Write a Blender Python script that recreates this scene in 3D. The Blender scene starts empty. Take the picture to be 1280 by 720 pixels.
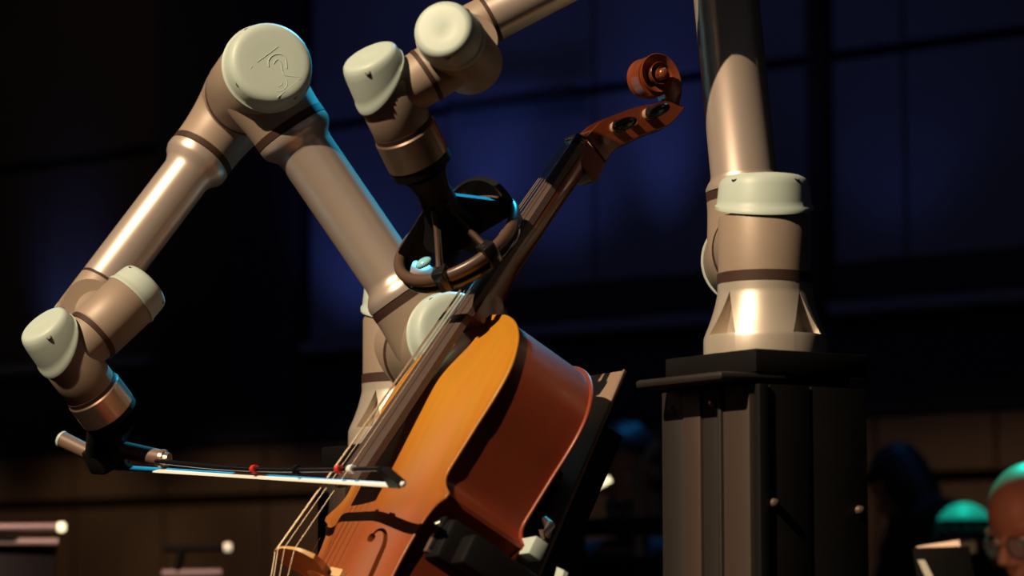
import bpy, bmesh, math, random
from mathutils import Vector, Matrix
random.seed(4)
S = bpy.context.scene
COL = S.collection
PI = math.pi
# ------------------------------------------------------------------ camera
PITCH = math.radians(6.34)
FPX = 3600.0
CAM = Vector((0, 0, 1.0))
cd = bpy.data.cameras.new('camera'); cam = bpy.data.objects.new('camera', cd); COL.objects.link(cam)
cam.location = CAM; cam.rotation_euler = (PI/2 + PITCH, 0, 0)
cd.sensor_width = 36; cd.lens = FPX/1280*36; cd.clip_end = 100; cd.clip_start = .05
cd.dof.use_dof = True; cd.dof.focus_distance = 3.75; cd.dof.aperture_fstop = 4.4
S.camera = cam
CM = Matrix.Rotation(PI/2 + PITCH, 3, 'X')
def W(q): return CAM + CM @ Vector(q)                       # camera-axes metres -> world
def P(u, v, d): return W(((u-640)/FPX*d, (360-v)/FPX*d, -d))
def D(x, y, z): return (CM @ Vector((x, y, z))).normalized()
def ray_plane(u, v, p, n):
    r = P(u, v, 1.0) - CAM
    return CAM + r*((p-CAM).dot(n)/r.dot(n))
# ------------------------------------------------------------------ world, lights, exposure
S.view_settings.view_transform = 'Standard'; S.view_settings.look = 'None'
S.view_settings.gamma = 1; S.view_settings.use_curve_mapping = False
S.view_settings.exposure = 0.0
wd = bpy.data.worlds.new('world'); S.world = wd; wd.use_nodes = True
wd.node_tree.nodes['Background'].inputs[0].default_value = (.6, .62, .9, 1)
wd.node_tree.nodes['Background'].inputs[1].default_value = .018
def spot(name, loc, target, color, energy, angle, blend=.3, size=.05):
    l = bpy.data.lights.new(name, 'SPOT'); o = bpy.data.objects.new(name, l); COL.objects.link(o)
    l.color = color; l.energy = energy; l.spot_size = math.radians(angle); l.spot_blend = blend; l.shadow_soft_size = size
    o.location = loc; o.rotation_euler = (Vector(target)-Vector(loc)).to_track_quat('-Z', 'Y').to_euler()
    return o
FOC = P(510, 370, 3.7)
KEYDIR = D(-.54, .68, .50)
spot('key_light', FOC + KEYDIR*8.0, FOC, (1, .77, .50), 4000, 14, .3, .05)
spot('blue_back_light', P(390, 300, 3.9) + D(.28, .64, -.72)*6.0, P(390, 300, 3.9), (.02, .55, .95), 2800, 10.5, .9, .05)
spot('teal_top_light', Vector((1.5, 8.6, 5.5)), P(1296, 640, 5.6), (.01, .85, .62), 2600, 9, .5, .05)
spot('teal_top_light', Vector((1.40, 8.9, 5.5)), P(1206, 660, 8.2), (.01, .85, .62), 900, 6, .5, .05)
spot('blue_side_light', Vector((.9, 9.6, 5.4)), P(790, 580, 8.5), (.02, .35, 1), 240, 16, .5, .05)
spot('stand_fill_light', Vector((-3.5, 3.2, 4.2)), P(120, 690, 6.1), (1, .62, .50), 1300, 14, .4, .1)  # added warm spot to brighten the left music stands
spot('face_fill_light', P(1100, 600, 4.6), P(1265, 690, 5.55), (1, .40, .20), 9, 22, .6, .05)  # added warm fill for the bald person's face
# ------------------------------------------------------------------ materials
def mat(name, col, rough=.5, metal=0, spec=.5, emit=None, estr=0, coat=0, noise=0, nscale=20, bump=0, bscale=200, trans=0):
    m = bpy.data.materials.new(name); m.use_nodes = True
    nt = m.node_tree; b = nt.nodes['Principled BSDF']
    b.inputs['Base Color'].default_value = (*col, 1); b.inputs['Roughness'].default_value = rough
    b.inputs['Metallic'].default_value = metal; b.inputs['Specular IOR Level'].default_value = spec
    b.inputs['Coat Weight'].default_value = coat; b.inputs['Coat Roughness'].default_value = .12
    if trans: b.inputs['Transmission Weight'].default_value = trans
    if emit:
        b.inputs['Emission Color'].default_value = (*emit, 1); b.inputs['Emission Strength'].default_value = estr
    tc = nt.nodes.new('ShaderNodeTexCoord')
    if noise:
        n = nt.nodes.new('ShaderNodeTexNoise'); n.inputs['Scale'].default_value = nscale; n.inputs['Detail'].default_value = 5
        nt.links.new(tc.outputs['Object'], n.inputs['Vector'])
        mx = nt.nodes.new('ShaderNodeMix'); mx.data_type = 'RGBA'
        mx.inputs['A'].default_value = (*[c*(1-noise) for c in col], 1); mx.inputs['B'].default_value = (*[min(1, c*(1+noise)) for c in col], 1)
        nt.links.new(n.outputs['Fac'], mx.inputs['Factor']); nt.links.new(mx.outputs['Result'], b.inputs['Base Color'])
    if bump:
        n2 = nt.nodes.new('ShaderNodeTexNoise'); n2.inputs['Scale'].default_value = bscale
        nt.links.new(tc.outputs['Object'], n2.inputs['Vector'])
        bp = nt.nodes.new('ShaderNodeBump'); bp.inputs['Strength'].default_value = bump; bp.inputs['Distance'].default_value = .001
        nt.links.new(n2.outputs['Fac'], bp.inputs['Height']); nt.links.new(bp.outputs['Normal'], b.inputs['Normal'])
    return m
M = {}
M['housing'] = mat('joint_housing_paint', (.33, .25, .195), .50, .12, .5, noise=.05, nscale=40)
M['tube'] = mat('anodised_tube', (.70, .57, .50), .33, .62, .5, noise=.03, nscale=30)
M['base'] = mat('cast_base', (.62, .54, .46), .38, .5, .5)
M['copper'] = mat('flange_metal', (.55, .38, .30), .30, .85, .5)
M['cap'] = mat('cap_plastic', (.49, .575, .53), .45, 0, .4)
M['ring'] = mat('seal_band', (.05, .024, .018), .6, 0, .3)
M['rubber'] = mat('black_rubber', (.005, .0045, .005), .6, 0, .15)
M['gloss'] = mat('gloss_black', (.014, .013, .015), .18, 0, .6, coat=.5)
M['printed'] = mat('printed_resin', (.10, .06, .045), .32, 0, .5, noise=.1)
M['tan'] = mat('brown_grip', (.16, .095, .07), .5)
M['dark'] = mat('dark_metal', (.006, .0055, .0055), .6, 0, .12, noise=.2)
M['strip'] = mat('brown_extrusion', (.013, .009, .008), .6, .0)
M['strip_light'] = mat('light_extrusion', (.048, .031, .025), .5, .1)
M['steel'] = mat('steel', (.72, .66, .56), .28, 1)
M['hole'] = mat('screw_dark', (.02, .018, .016), .6)
M['ebony'] = mat('ebony', (.075, .048, .042), .40, 0, .5, noise=.15, nscale=60)
M['ebony_dark'] = mat('ebony_dark', (.010, .009, .010), .2, 0, .6, coat=.3)
M['string'] = mat('string_metal', (.40, .31, .22), .4, .7)
M['hair'] = mat('bow_hair', (.80, .76, .70), .55)
M['red'] = mat('red_tape', (.65, .03, .02), .5)
M['white'] = mat('white_tape', (.85, .85, .8), .5)
M['cyanpad'] = mat('pale_blue_pad', (.25, .65, .8), .15, 0, .7)
M['bridge'] = mat('maple_bridge', (.60, .36, .14), .45, noise=.15, nscale=80)
M['skin'] = mat('skin', (.42, .20, .13), .5, noise=.06, nscale=30)
M['shirt'] = mat('black_cloth', (.012, .012, .016), .8)
M['hairdark'] = mat('dark_hair', (.02, .018, .018), .5)
M['hairlit'] = mat('hair_lit_tone', (.45, .45, .43), .5)  # pale tone for light painted onto the hair crown
M['glass'] = mat('lens', (.9, .95, 1), .03, 0, .5, trans=.9)
M['eye'] = mat('eye', (.6, .58, .55), .2)
M['paper'] = mat('paper', (.80, .74, .62), .7)
M['board'] = mat('backboard_ply', (.26, .17, .125), .6, noise=.15, nscale=9)
M['warmglow'] = mat('warm_glow', (1, .9, .6), .4, emit=(1, .86, .5), estr=1.6)  # glow of a lamp end, also put into the lit page
M['lampdim'] = mat('lamp_glow_dim', (1, .9, .6), .4, emit=(1, .84, .6), estr=.6)
M['deskedge'] = mat('desk_tray', (.42, .34, .31), .45, .3)
M['wallbrown'] = mat('brown_wall_panel', (.06, .045, .036), .8, noise=.2)
M['wallblue'] = mat('wall_panel_paint', (.20, .21, .27), .75, noise=.18, nscale=1.5)
M['wallblack'] = mat('black_wall', (.03, .03, .032), .9)
M['wood'] = mat('brown_wood_panel', (.13, .085, .05), .6, noise=.3, nscale=3)
M['floor'] = mat('stage_floor', (.05, .035, .025), .5, noise=.3, nscale=4)
M['peg'] = mat('peg_end', (.36, .22, .15), .4)

def wood_mat(name, yellow, red, along, rough=.42, coat=.12):
    m = bpy.data.materials.new(name); m.use_nodes = True
    nt = m.node_tree; b = nt.nodes['Principled BSDF']
    tc = nt.nodes.new('ShaderNodeTexCoord'); mp = nt.nodes.new('ShaderNodeMapping')
    mp.inputs['Scale'].default_value = (90, 3, 40)
    nt.links.new(tc.outputs['Object'], mp.inputs['Vector'])
    g = nt.nodes.new('ShaderNodeTexNoise'); g.inputs['Scale'].default_value = 1.0; g.inputs['Detail'].default_value = 4
    nt.links.new(mp.outputs['Vector'], g.inputs['Vector'])
    n = nt.nodes.new('ShaderNodeTexNoise'); n.inputs['Scale'].default_value = 7
    nt.links.new(tc.outputs['Object'], n.inputs['Vector'])
    sx = nt.nodes.new('ShaderNodeSeparateXYZ'); nt.links.new(tc.outputs['Object'], sx.inputs[0])
    mr = nt.nodes.new('ShaderNodeMapRange'); mr.inputs['From Min'].default_value = along[0]; mr.inputs['From Max'].default_value = along[1]
    mr.interpolation_type = 'SMOOTHSTEP'
    nt.links.new(sx.outputs['Y'], mr.inputs['Value'])
    ad = nt.nodes.new('ShaderNodeMath'); ad.operation = 'MULTIPLY_ADD'; ad.inputs[1].default_value = .5; ad.inputs[2].default_value = -.25
    nt.links.new(n.outputs['Fac'], ad.inputs[0])
    a2 = nt.nodes.new('ShaderNodeMath'); a2.operation = 'ADD'; a2.use_clamp = True
    nt.links.new(ad.outputs[0], a2.inputs[0]); nt.links.new(mr.outputs[0], a2.inputs[1])
    mx = nt.nodes.new('ShaderNodeMix'); mx.data_type = 'RGBA'
    mx.inputs['A'].default_value = (*red, 1); mx.inputs['B'].default_value = (*yellow, 1)
    nt.links.new(a2.outputs[0], mx.inputs['Factor'])
    m2 = nt.nodes.new('ShaderNodeMix'); m2.data_type = 'RGBA'; m2.blend_type = 'MULTIPLY'; m2.inputs['Factor'].default_value = .35
    nt.links.new(mx.outputs['Result'], m2.inputs['A']); nt.links.new(g.outputs['Color'], m2.inputs['B'])
    nt.links.new(m2.outputs['Result'], b.inputs['Base Color'])
    b.inputs['Roughness'].default_value = rough; b.inputs['Coat Weight'].default_value = coat; b.inputs['Coat Roughness'].default_value = .15
    return m
M['spruce'] = wood_mat('varnished_spruce', (.60, .245, .012), (.33, .078, .020), (.03, .27), .48, .04)
M['maple'] = wood_mat('varnished_maple', (.25, .042, .014), (.21, .034, .012), (-.2, .4))
M['scroll'] = wood_mat('varnished_scroll', (.24, .055, .018), (.17, .034, .012), (.6, .85), .25, .5)

# ------------------------------------------------------------------ object helpers
WM = {}
def tag(o, label=None, cat=None, group=None, kind=None):
    if label: o['label'] = label
    if cat: o['category'] = cat
    if group: o['group'] = group
    if kind: o['kind'] = kind
    return o
def thing(name, label, cat, loc=(0, 0, 0), matrix=None, group=None):
    o = bpy.data.objects.new(name, None); COL.objects.link(o)
    m = matrix if matrix is not None else Matrix.Translation(Vector(loc))
    o.matrix_world = m; WM[o.name] = m.copy(); o.empty_display_size = .05
    return tag(o, label, cat, group)
def obj(name, bm, m, parent=None, smooth=40, local=False, label=None):
    if parent is not None and not local:
        bm.transform(WM[parent.name].inverted())
    bmesh.ops.recalc_face_normals(bm, faces=bm.faces[:])
    me = bpy.data.meshes.new(name); bm.to_mesh(me); bm.free()
    mats = m if isinstance(m, (list, tuple)) else [m]
    for x in mats: me.materials.append(x)
    if smooth:
        for p in me.polygons: p.use_smooth = True
        me.set_sharp_from_angle(angle=math.radians(smooth))
    o = bpy.data.objects.new(name, me); COL.objects.link(o)
    WM[o.name] = Matrix.Identity(4)
    if parent is not None:
        o.parent = parent; WM[o.name] = WM[parent.name].copy()
    if label: o['label'] = label
    return o
def nb(): return bmesh.new()
def frame(d, hint=None):
    d = Vector(d).normalized()
    h = Vector(hint) if hint is not None else (Vector((0, 0, 1)) if abs(d.z) < .9 else Vector((1, 0, 0)))
    u = (h - d*h.dot(d)).normalized(); v = d.cross(u)
    return u, v
def rings(bm, rs, close=True, caps=(True, True)):
    vs = [[bm.verts.new(p) for p in r] for r in rs]
    n = len(vs[0])
    for a, b in zip(vs, vs[1:]):
        for i in range(n if close else n-1):
            j = (i+1) % n
            bm.faces.new((a[i], a[j], b[j], b[i]))
    if caps[0]: bm.faces.new(vs[0][::-1])
    if caps[1]: bm.faces.new(vs[-1])
    return vs
def lathe(bm, p, axis, prof, n=48, slant=0, sdir=None, caps=(True, True)):
    p = Vector(p); axis = Vector(axis).normalized(); u, v = frame(axis, sdir)
    hm = max(h for h, r in prof)
    rs = []
    for h, r in prof:
        ring = []
        for i in range(n):
            t = 2*PI*i/n
            hh = h
            if slant: hh = h - slant*(1-h/hm)*math.cos(t)
            ring.append(p + axis*hh + (u*math.cos(t)+v*math.sin(t))*r)
        rs.append(ring)
    rings(bm, rs, True, caps)
def tube(bm, pts, rad, n=12, hint=None, sy=1.0):
    pts = [Vector(p) for p in pts]
    if not isinstance(rad, (list, tuple)): rad = [rad]*len(pts)
    rs = []; u = None
    for i, p in enumerate(pts):
        d = (pts[min(i+1, len(pts)-1)] - pts[max(i-1, 0)]).normalized()
        if u is None: u, v = frame(d, hint)
        else:
            u = (u - d*u.dot(d)).normalized(); v = d.cross(u)
        rs.append([p + (u*math.cos(2*PI*k/n) + v*sy*math.sin(2*PI*k/n))*rad[i] for k in range(n)])
    rings(bm, rs)
def torus(bm, c, axis, R, r, n=64, m=10, ra=None, hint=None, a0=0, a1=2*PI):
    c = Vector(c); axis = Vector(axis).normalized(); u, v = frame(axis, hint); ra = ra or r
    full = abs(a1-a0-2*PI) < 1e-6
    rs = []
    for i in range(n if full else n+1):
        t = a0+(a1-a0)*i/n; e = u*math.cos(t)+v*math.sin(t)
        rs.append([c + e*(R + r*math.cos(2*PI*k/m)) + axis*ra*math.sin(2*PI*k/m) for k in range(m)])
    if full:
        rs.append(rs[0]); rings(bm, rs, True, (False, False)); bmesh.ops.remove_doubles(bm, verts=bm.verts[:], dist=1e-6)
    else: rings(bm, rs)
def box(bm, c, ax, half, bev=0):
    c = Vector(c); ax = [Vector(a).normalized() for a in ax]
    vs = {}
    for i in (-1, 1):
        for j in (-1, 1):
            for k in (-1, 1):
                vs[i, j, k] = bm.verts.new(c+ax[0]*half[0]*i+ax[1]*half[1]*j+ax[2]*half[2]*k)
    fs = []
    for q in (((-1,-1,-1),(-1,1,-1),(1,1,-1),(1,-1,-1)), ((-1,-1,1),(1,-1,1),(1,1,1),(-1,1,1)),
              ((-1,-1,-1),(1,-1,-1),(1,-1,1),(-1,-1,1)), ((-1,1,-1),(-1,1,1),(1,1,1),(1,1,-1)),
              ((-1,-1,-1),(-1,-1,1),(-1,1,1),(-1,1,-1)), ((1,-1,-1),(1,1,-1),(1,1,1),(1,-1,1))):
        fs.append(bm.faces.new([vs[k] for k in q]))
    if bev:
        es = {e for f in fs for e in f.edges}
        bmesh.ops.bevel(bm, geom=list(es), offset=bev, segments=2, affect='EDGES', profile=.5)
XYZ = (Vector((1, 0, 0)), Vector((0, 1, 0)), Vector((0, 0, 1)))
def ball(bm, c, r, sc=(1, 1, 1), ax=XYZ, n=20):
    c = Vector(c); rs = []
    for i in range(1, n):
        a = PI*i/n
        rs.append([c + ax[0]*(r*sc[0]*math.sin(a)*math.cos(2*PI*k/n)) + ax[1]*(r*sc[1]*math.sin(a)*math.sin(2*PI*k/n)) + ax[2]*(r*sc[2]*math.cos(a)) for k in range(n)])
    rings(bm, rs)
def prism(bm, poly, off):
    off = Vector(off)
    a = [bm.verts.new(Vector(p)) for p in poly]; b = [bm.verts.new(Vector(p)+off) for p in poly]
    n = len(a); bm.faces.new(a[::-1]); bm.faces.new(b)
    for i in range(n): bm.faces.new((a[i], a[(i+1) % n], b[(i+1) % n], b[i]))
def bez(a, c, b, n): return [a*(1-t)**2 + c*2*t*(1-t) + b*t*t for t in [i/n for i in range(n+1)]]
def crom(pts, k=6):
    out = []
    n = len(pts)
    for i in range(n-1):
        p0 = pts[max(i-1, 0)]; p1 = pts[i]; p2 = pts[i+1]; p3 = pts[min(i+2, n-1)]
        for s in range(k):
            t = s/k
            out.append(tuple(.5*((2*b)+(-a+c)*t+(2*a-5*b+4*c-d)*t*t+(-a+3*b-3*c+d)*t**3) for a, b, c, d in zip(p0, p1, p2, p3)))
    out.append(tuple(pts[-1])); return out

# ------------------------------------------------------------------ setting: floor and angled back wall
b = nb(); box(b, (0, 6, -.05), XYZ, (20, 22, .05)); tag(obj('floor', b, M['floor'], smooth=0), kind='structure')
WA = Vector((-2.4, 13.5, 0)); WB = Vector((1.813, 10.2, 0))
wt = (WB-WA).normalized(); wn = Vector((wt.y, -wt.x, 0)).normalized()      # wn points to the camera
if wn.y > 0: wn = -wn
Z3 = Vector((0, 0, 1))
b = nb(); box(b, (WA+WB)/2 + Z3*3 - wn*.20, (wt, wn, Z3), (20, .05, 3)); wall = tag(obj('wall_back', b, M['wallblack'], smooth=0), kind='structure')
b = nb(); box(b, (-9, 6, 3), XYZ, (.05, 14, 3)); tag(obj('wall_left', b, M['wallblack'], smooth=0), kind='structure')
def wall_s(u, v):
    q = ray_plane(u, v, WA, wn); return (q-WA).dot(wt), q.z
def wpanel(name, u0, u1, z0, z1, m, out=0.0, th=.03):
    s0 = wall_s(u0, 400)[0]; s1 = wall_s(u1, 400)[0]
    b = nb(); box(b, WA+wt*(s0+s1)/2+Z3*(z0+z1)/2+wn*(out-.10), (wt, wn, Z3), ((s1-s0)/2-.006, th, (z1-z0)/2-.006), .006)
    return obj(name, b, m, wall, smooth=0)
def wz(u, v): return wall_s(u, v)[1]
zl = wz(640, 415); zw = wz(640, 540); zb = wz(640, 125)
for u0, u1 in ((-160, 40), (40, 184)):
    wpanel('panel', u0, u1, zl+.03, zb, M['wallbrown'])
    wpanel('panel', u0, u1, zb+.03, 5.6, M['wallbrown'])
for u0, u1, out in ((372, 545, 0), (545, 730, .0), (730, 1003, 0), (1030, 1122, 0), (1122, 1300, 0), (1300, 1500, 0)):
    wpanel('panel', u0, u1, zl+.03, zb, M['wallblue'], out)
    wpanel('panel', u0, u1, zb+.03, 5.6, M['wallblue'], out)
wpanel('pilaster', 188, 368, zw, 5.6, M['wallblack'], .06)
wpanel('pilaster', 1005, 1028, zl, 5.6, M['wallblack'], .05)
for u0, u1 in ((-160, 186), (370, 1003), (1030, 1500)):
    wpanel('ledge', u0, u1, zl-.03, zl+.03, M['wallblue'], .06)
wpanel('ledge', 560, 722, zb-.02, zb+.03, M['wallblack'], .10)
wpanel('dark_panel', 548, 1003, zl+.03, wz(760, 345), M['wallblack'], .03)  # dark colour stands for the blue light fading into shade
wpanel('dark_panel', 1030, 1500, zl+.03, wz(1150, 315), M['wallblack'], .03)  # same shade put in as dark colour, right-hand bays
wpanel('dark_panel', -160, 1500, zw, zl-.03, M['wallblack'], .0)
for u0, u1 in ((-160, -60), (-60, 92), (92, 204), (204, 330), (330, 470), (470, 620), (620, 780), (780, 940), (940, 1090), (1090, 1240), (1240, 1400), (1400, 1520)):
    wpanel('wood_panel', u0, u1, zw-.22, zw-.004, M['wood'], .06)
    wpanel('wood_panel', u0, u1, .9, zw-.25, M['wood'], .05)
    wpanel('wood_panel', u0, u1, .05, .88, M['wood'], .05)
# blue wall washers standing along the foot of the upper wall, and added dim warm spots for the wood
def wash(u, v, out, u2, v2, energy, angle, col=(.15, .24, 1), size=.1):
    s, z = wall_s(u, v); s2, z2 = wall_s(u2, v2)
    spot('wall_wash_light', WA+wt*s+Z3*z+wn*out, WA+wt*s2+Z3*z2, col, energy, angle, .8, size)
wash(430, 470, .35, 440, 250, 5, 70); wash(596, 400, .28, 598, 200, 7, 40); wash(820, 380, .28, 820, 190, 7, 34)
wash(690, 400, .5, 690, 100, 4, 80); wash(75, 480, .3, 75, 380, 10, 55); wash(1100, 380, .4, 1120, 60, 1.2, 80)
wash(640, -500, 3.0, 720, 200, 17, 75, (.30, .32, 1))
spot('wall_wash_light', Vector((-2.6, 9.0, 5.0)), WA+wt*.3+Z3*3.2, (1, .72, .55), 26, 34, .9, .2)  # added warm spot to brighten the brown wall at left
for u, e in ((-60, 3.0), (120, 4.0), (300, 4.0), (480, 4.0), (640, 3.0), (1060, 1.6), (1200, 2.4), (1330, 2.4)):
    s_ = wall_s(u, 400)[0]
    spot('wood_wash_light', WA+wt*s_+Z3*(zw+.30)+wn*1.0, WA+wt*s_+Z3*(zw-.75), (1, .62, .36), e*(2.3 if u < 1000 else 1.8), 70, .7, .1)

# ------------------------------------------------------------------ robot arms
def cap(parent, p, axis, r, h, slant=0, sdir=None, screws=4, phase=.4, sr=.0045):
    b = nb()
    lathe(b, p, axis, [(0, r*.98), (0, r*1.035), (h*.10, r*1.04), (h*.15, r*1.0), (h*.3, r*.99), (h*.72, r*.955), (h*.85, r*.925), (h*.94, r*.87), (h*.985, r*.80), (h, r*.72), (h*.985, r*.4), (h*.98, .001)], 64, slant, sdir)
    c = obj('joint_cap', b, M['cap'], parent, 50)
    u, v = frame(axis, sdir); ax = Vector(axis).normalized()
    for i in range(screws):
        t = phase + 2*PI*i/screws; e = u*math.cos(t)+v*math.sin(t)
        b = nb(); q = Vector(p)+ax*h*.80+e*r*.90
        lathe(b, q, (ax*.75+e*.65), [(-.005, sr), (.0010, sr), (.0010, sr*.55), (-.001, sr*.4)], 12)
        obj('cap_screw', b, M['hole'], c, 30)
    return c
def band(parent, p, axis, r, h, m=None, name='seal_ring'):
    b = nb(); lathe(b, p, axis, [(-h/2, r*.96), (-h/2, r), (h/2, r), (h/2, r*.96)], 56)
    return obj(name, b, m or M['ring'], parent, 30)
def bend(parent, name, a, ta, c, tb, ra, rb, m):
    """curved joint shell from a (leaving along ta) to c (arriving along tb)"""
    b = nb(); a = Vector(a); c = Vector(c)
    L = (c-a).length
    k = a+Vector(ta).normalized()*L*.52; k2 = c-Vector(tb).normalized()*L*.52
    N = 14; rs = []; u = None
    for i in range(N+1):
        t = i/N
        p = a*(1-t)**3+k*3*t*(1-t)**2+k2*3*t*t*(1-t)+c*t**3
        d = ((k-a)*(1-t)**2*3+(k2-k)*6*t*(1-t)+(c-k2)*3*t*t).normalized()
        if u is None: u, v = frame(d)
        else: u = (u-d*u.dot(d)).normalized(); v = d.cross(u)
        s = t*t*(3-2*t); r = ra*(1-s)+rb*s
        rs.append([p+(u*math.cos(2*PI*q/48)+v*math.sin(2*PI*q/48))*r for q in range(48)])
    rings(b, rs)
    return obj(name, b, m, parent, 50)
def limb_tube(parent, name, a, b_, rf, rt, lip=.02):
    d = (Vector(b_)-Vector(a)); L = d.length; b = nb()
    lathe(b, a, d, [(0, rf*.96), (.001, rf), (lip*.4, rf), (lip*.7, rf*.96), (lip, (rf+rt)/2), (lip*1.3, rt*1.03), (lip*1.7, rt), (L-lip*1.7, rt), (L-lip*1.3, rt*1.03), (L-lip, (rf+rt)/2), (L-lip*.7, rf*.96), (L-lip*.4, rf), (L-.001, rf), (L, rf*.96)], 64)
    return obj(name, b, M['tube'], parent, 40)
def robot_base(parent, p, rt, rb, h, ang):
    """cast base: flared cone with four bolt pockets"""
    b = nb(); rs = []
    prof = [(0, rb*.97), (.001, rb), (h*.22, rb), (h*.27, rb*.985), (h*.272, rb*.984)]
    for i in range(1, 15):
        t = i/14; prof.append((h*(.272+.578*t), rb*.985*(1-t)+rt*t - (rb-rt)*.10*math.sin(PI*t)))
    prof += [(h*.88, rt*.998), (h*.93, rt), (h, rt), (h, rt*.9)]
    qs = sorted(q % (2*PI) for q in ang)
    for hh, r in prof:
        f = (hh-h*.272)/(h*.578); w = .004; deep = h*.271 < hh < h*.84
        w = max(.004, .32*(1-f)) if deep else .32 if hh <= h*.271 else .004
        ri = min(r, rt*.88) if deep else r
        ring = []
        for k, q in enumerate(qs):
            nx_ = qs[(k+1) % 4] + (2*PI if k == 3 else 0)
            cols = [(q-w, r)] + [(q-w+2*w*m/6, ri) for m in range(7)] + [(q+w, r)]
            a, c = q+w, nx_-w
            cols += [(a+(c-a)*m/14, r) for m in range(1, 14)]
            ring += [Vector(p)+Vector((math.cos(t)*rr, math.sin(t)*rr, hh)) for t, rr in cols]
        rs.append(ring)
    rings(b, rs)
    return obj('base', b, M['base'], parent, 35)
def wrist_unit(parent, name, p0, p1, r):
    d = Vector(p1)-Vector(p0); L = d.length; b = nb()
    lathe(b, p0, d, [(0, r*.95), (.003, r), (L-.003, r), (L, r*.95)], 56)
    return obj(name, b, M['housing'], parent, 40)

def build_arm(label, foot, aU, r1, S_off, spec):
    """foot: centre of the base bottom; aU: horizontal axis from the forearm side to the upper arm side"""
    foot = Vector(foot); root = thing('robot_arm', label, 'robot arm', foot)
    hb = .090
    robot_base(root, foot, r1, r1*1.30, hb, spec['pockets'])
    band(root, foot+Z3*(hb+.005), Z3, r1*1.008, .013)
    J1 = foot+Z3*(hb+spec.get('jz', .062))
    b = nb(); lathe(b, foot+Z3*(hb+.01), Z3, [(0, r1*.96), (.001, r1*.98), (spec.get('capz', .104)-.024, r1*.98), (spec.get('capz', .104)-.020, r1*.95)], 64); obj('base_joint', b, M['housing'], root)
    cap(root, foot+Z3*(hb+spec.get('capz', .104)), Z3, r1*1.0, spec.get('caph', .045), spec.get('cap_slant', .010), spec.get('cap_dir', D(0, 0, 1)), phase=spec.get('cap_phase', .5))
    # shoulder
    Sc = J1+aU*S_off
    if 'shoulder_px' in spec: Sc = ray_plane(*spec['shoulder_px'], Sc, aU)
    b = nb(); tube(b, [J1, J1*.55+(Sc-aU*.066)*.45, Sc-aU*.066, Sc-aU*.058], [r1*.90, r1*.93, r1*.96, r1*.96], 56); obj('shoulder_neck', b, M['housing'], root)
    band(root, Sc-aU*.063, aU, r1*.985, .009)
    E = spec['elbow'](Sc)
    d = (E-Sc).normalized()
    rh = r1*.97
    for nm, c, dd in (('shoulder_housing', Sc, d), ('elbow_housing', E, -d)):
        b = nb()
        lathe(b, c-aU*.058, aU, [(0, rh*.96), (.003, rh), (.108, rh), (.111, rh*.97)], 64)
        N = 10; u, v = frame(dd, aU)
        rr = []
        for i in range(N+1):
            t = i/N; s = t*t*(3-2*t); ru = rh*.93*(1-s)+r1*.86*s; rv = rh*.99*(1-s)+r1*.86*s
            rr.append([c+dd*(.074*t)+(u*math.cos(2*PI*k/56)*min(ru, .054)+v*math.sin(2*PI*k/56)*rv) for k in range(56)])
        rings(b, rr)
        obj(nm, b, M['housing'], root, 40)
        band(root, c+dd*.079, dd, r1*.865, .011)
        cp = cap(root, c+aU*.054, aU, rh, .032, spec.get('jslant', 0), None, phase=spec.get('jphase', .62))
        if nm == 'elbow_housing': spec['elbow_cap'] = (cp, c+aU*(.054+.0316))
    limb_tube(root, 'upper_arm_tube', Sc+d*.085, E-d*.085, r1*.86, spec['tube_r'], spec.get('lip', .02))
    # forearm
    Ef = E-aU*.120
    df = spec['forearm'](Ef)
    band(root, E-aU*.0615, aU, rh*.985, .008)
    F0 = Ef+df*.088
    bend(root, 'forearm_elbow', E-aU*.065, -aU, F0, df, rh*.985, spec['fore_r']*1.33, M['housing'])
    band(root, F0+df*.004, df, spec['fore_r']*1.345, .009)
    return root, E, Ef, df, F0+df*.009

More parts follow.
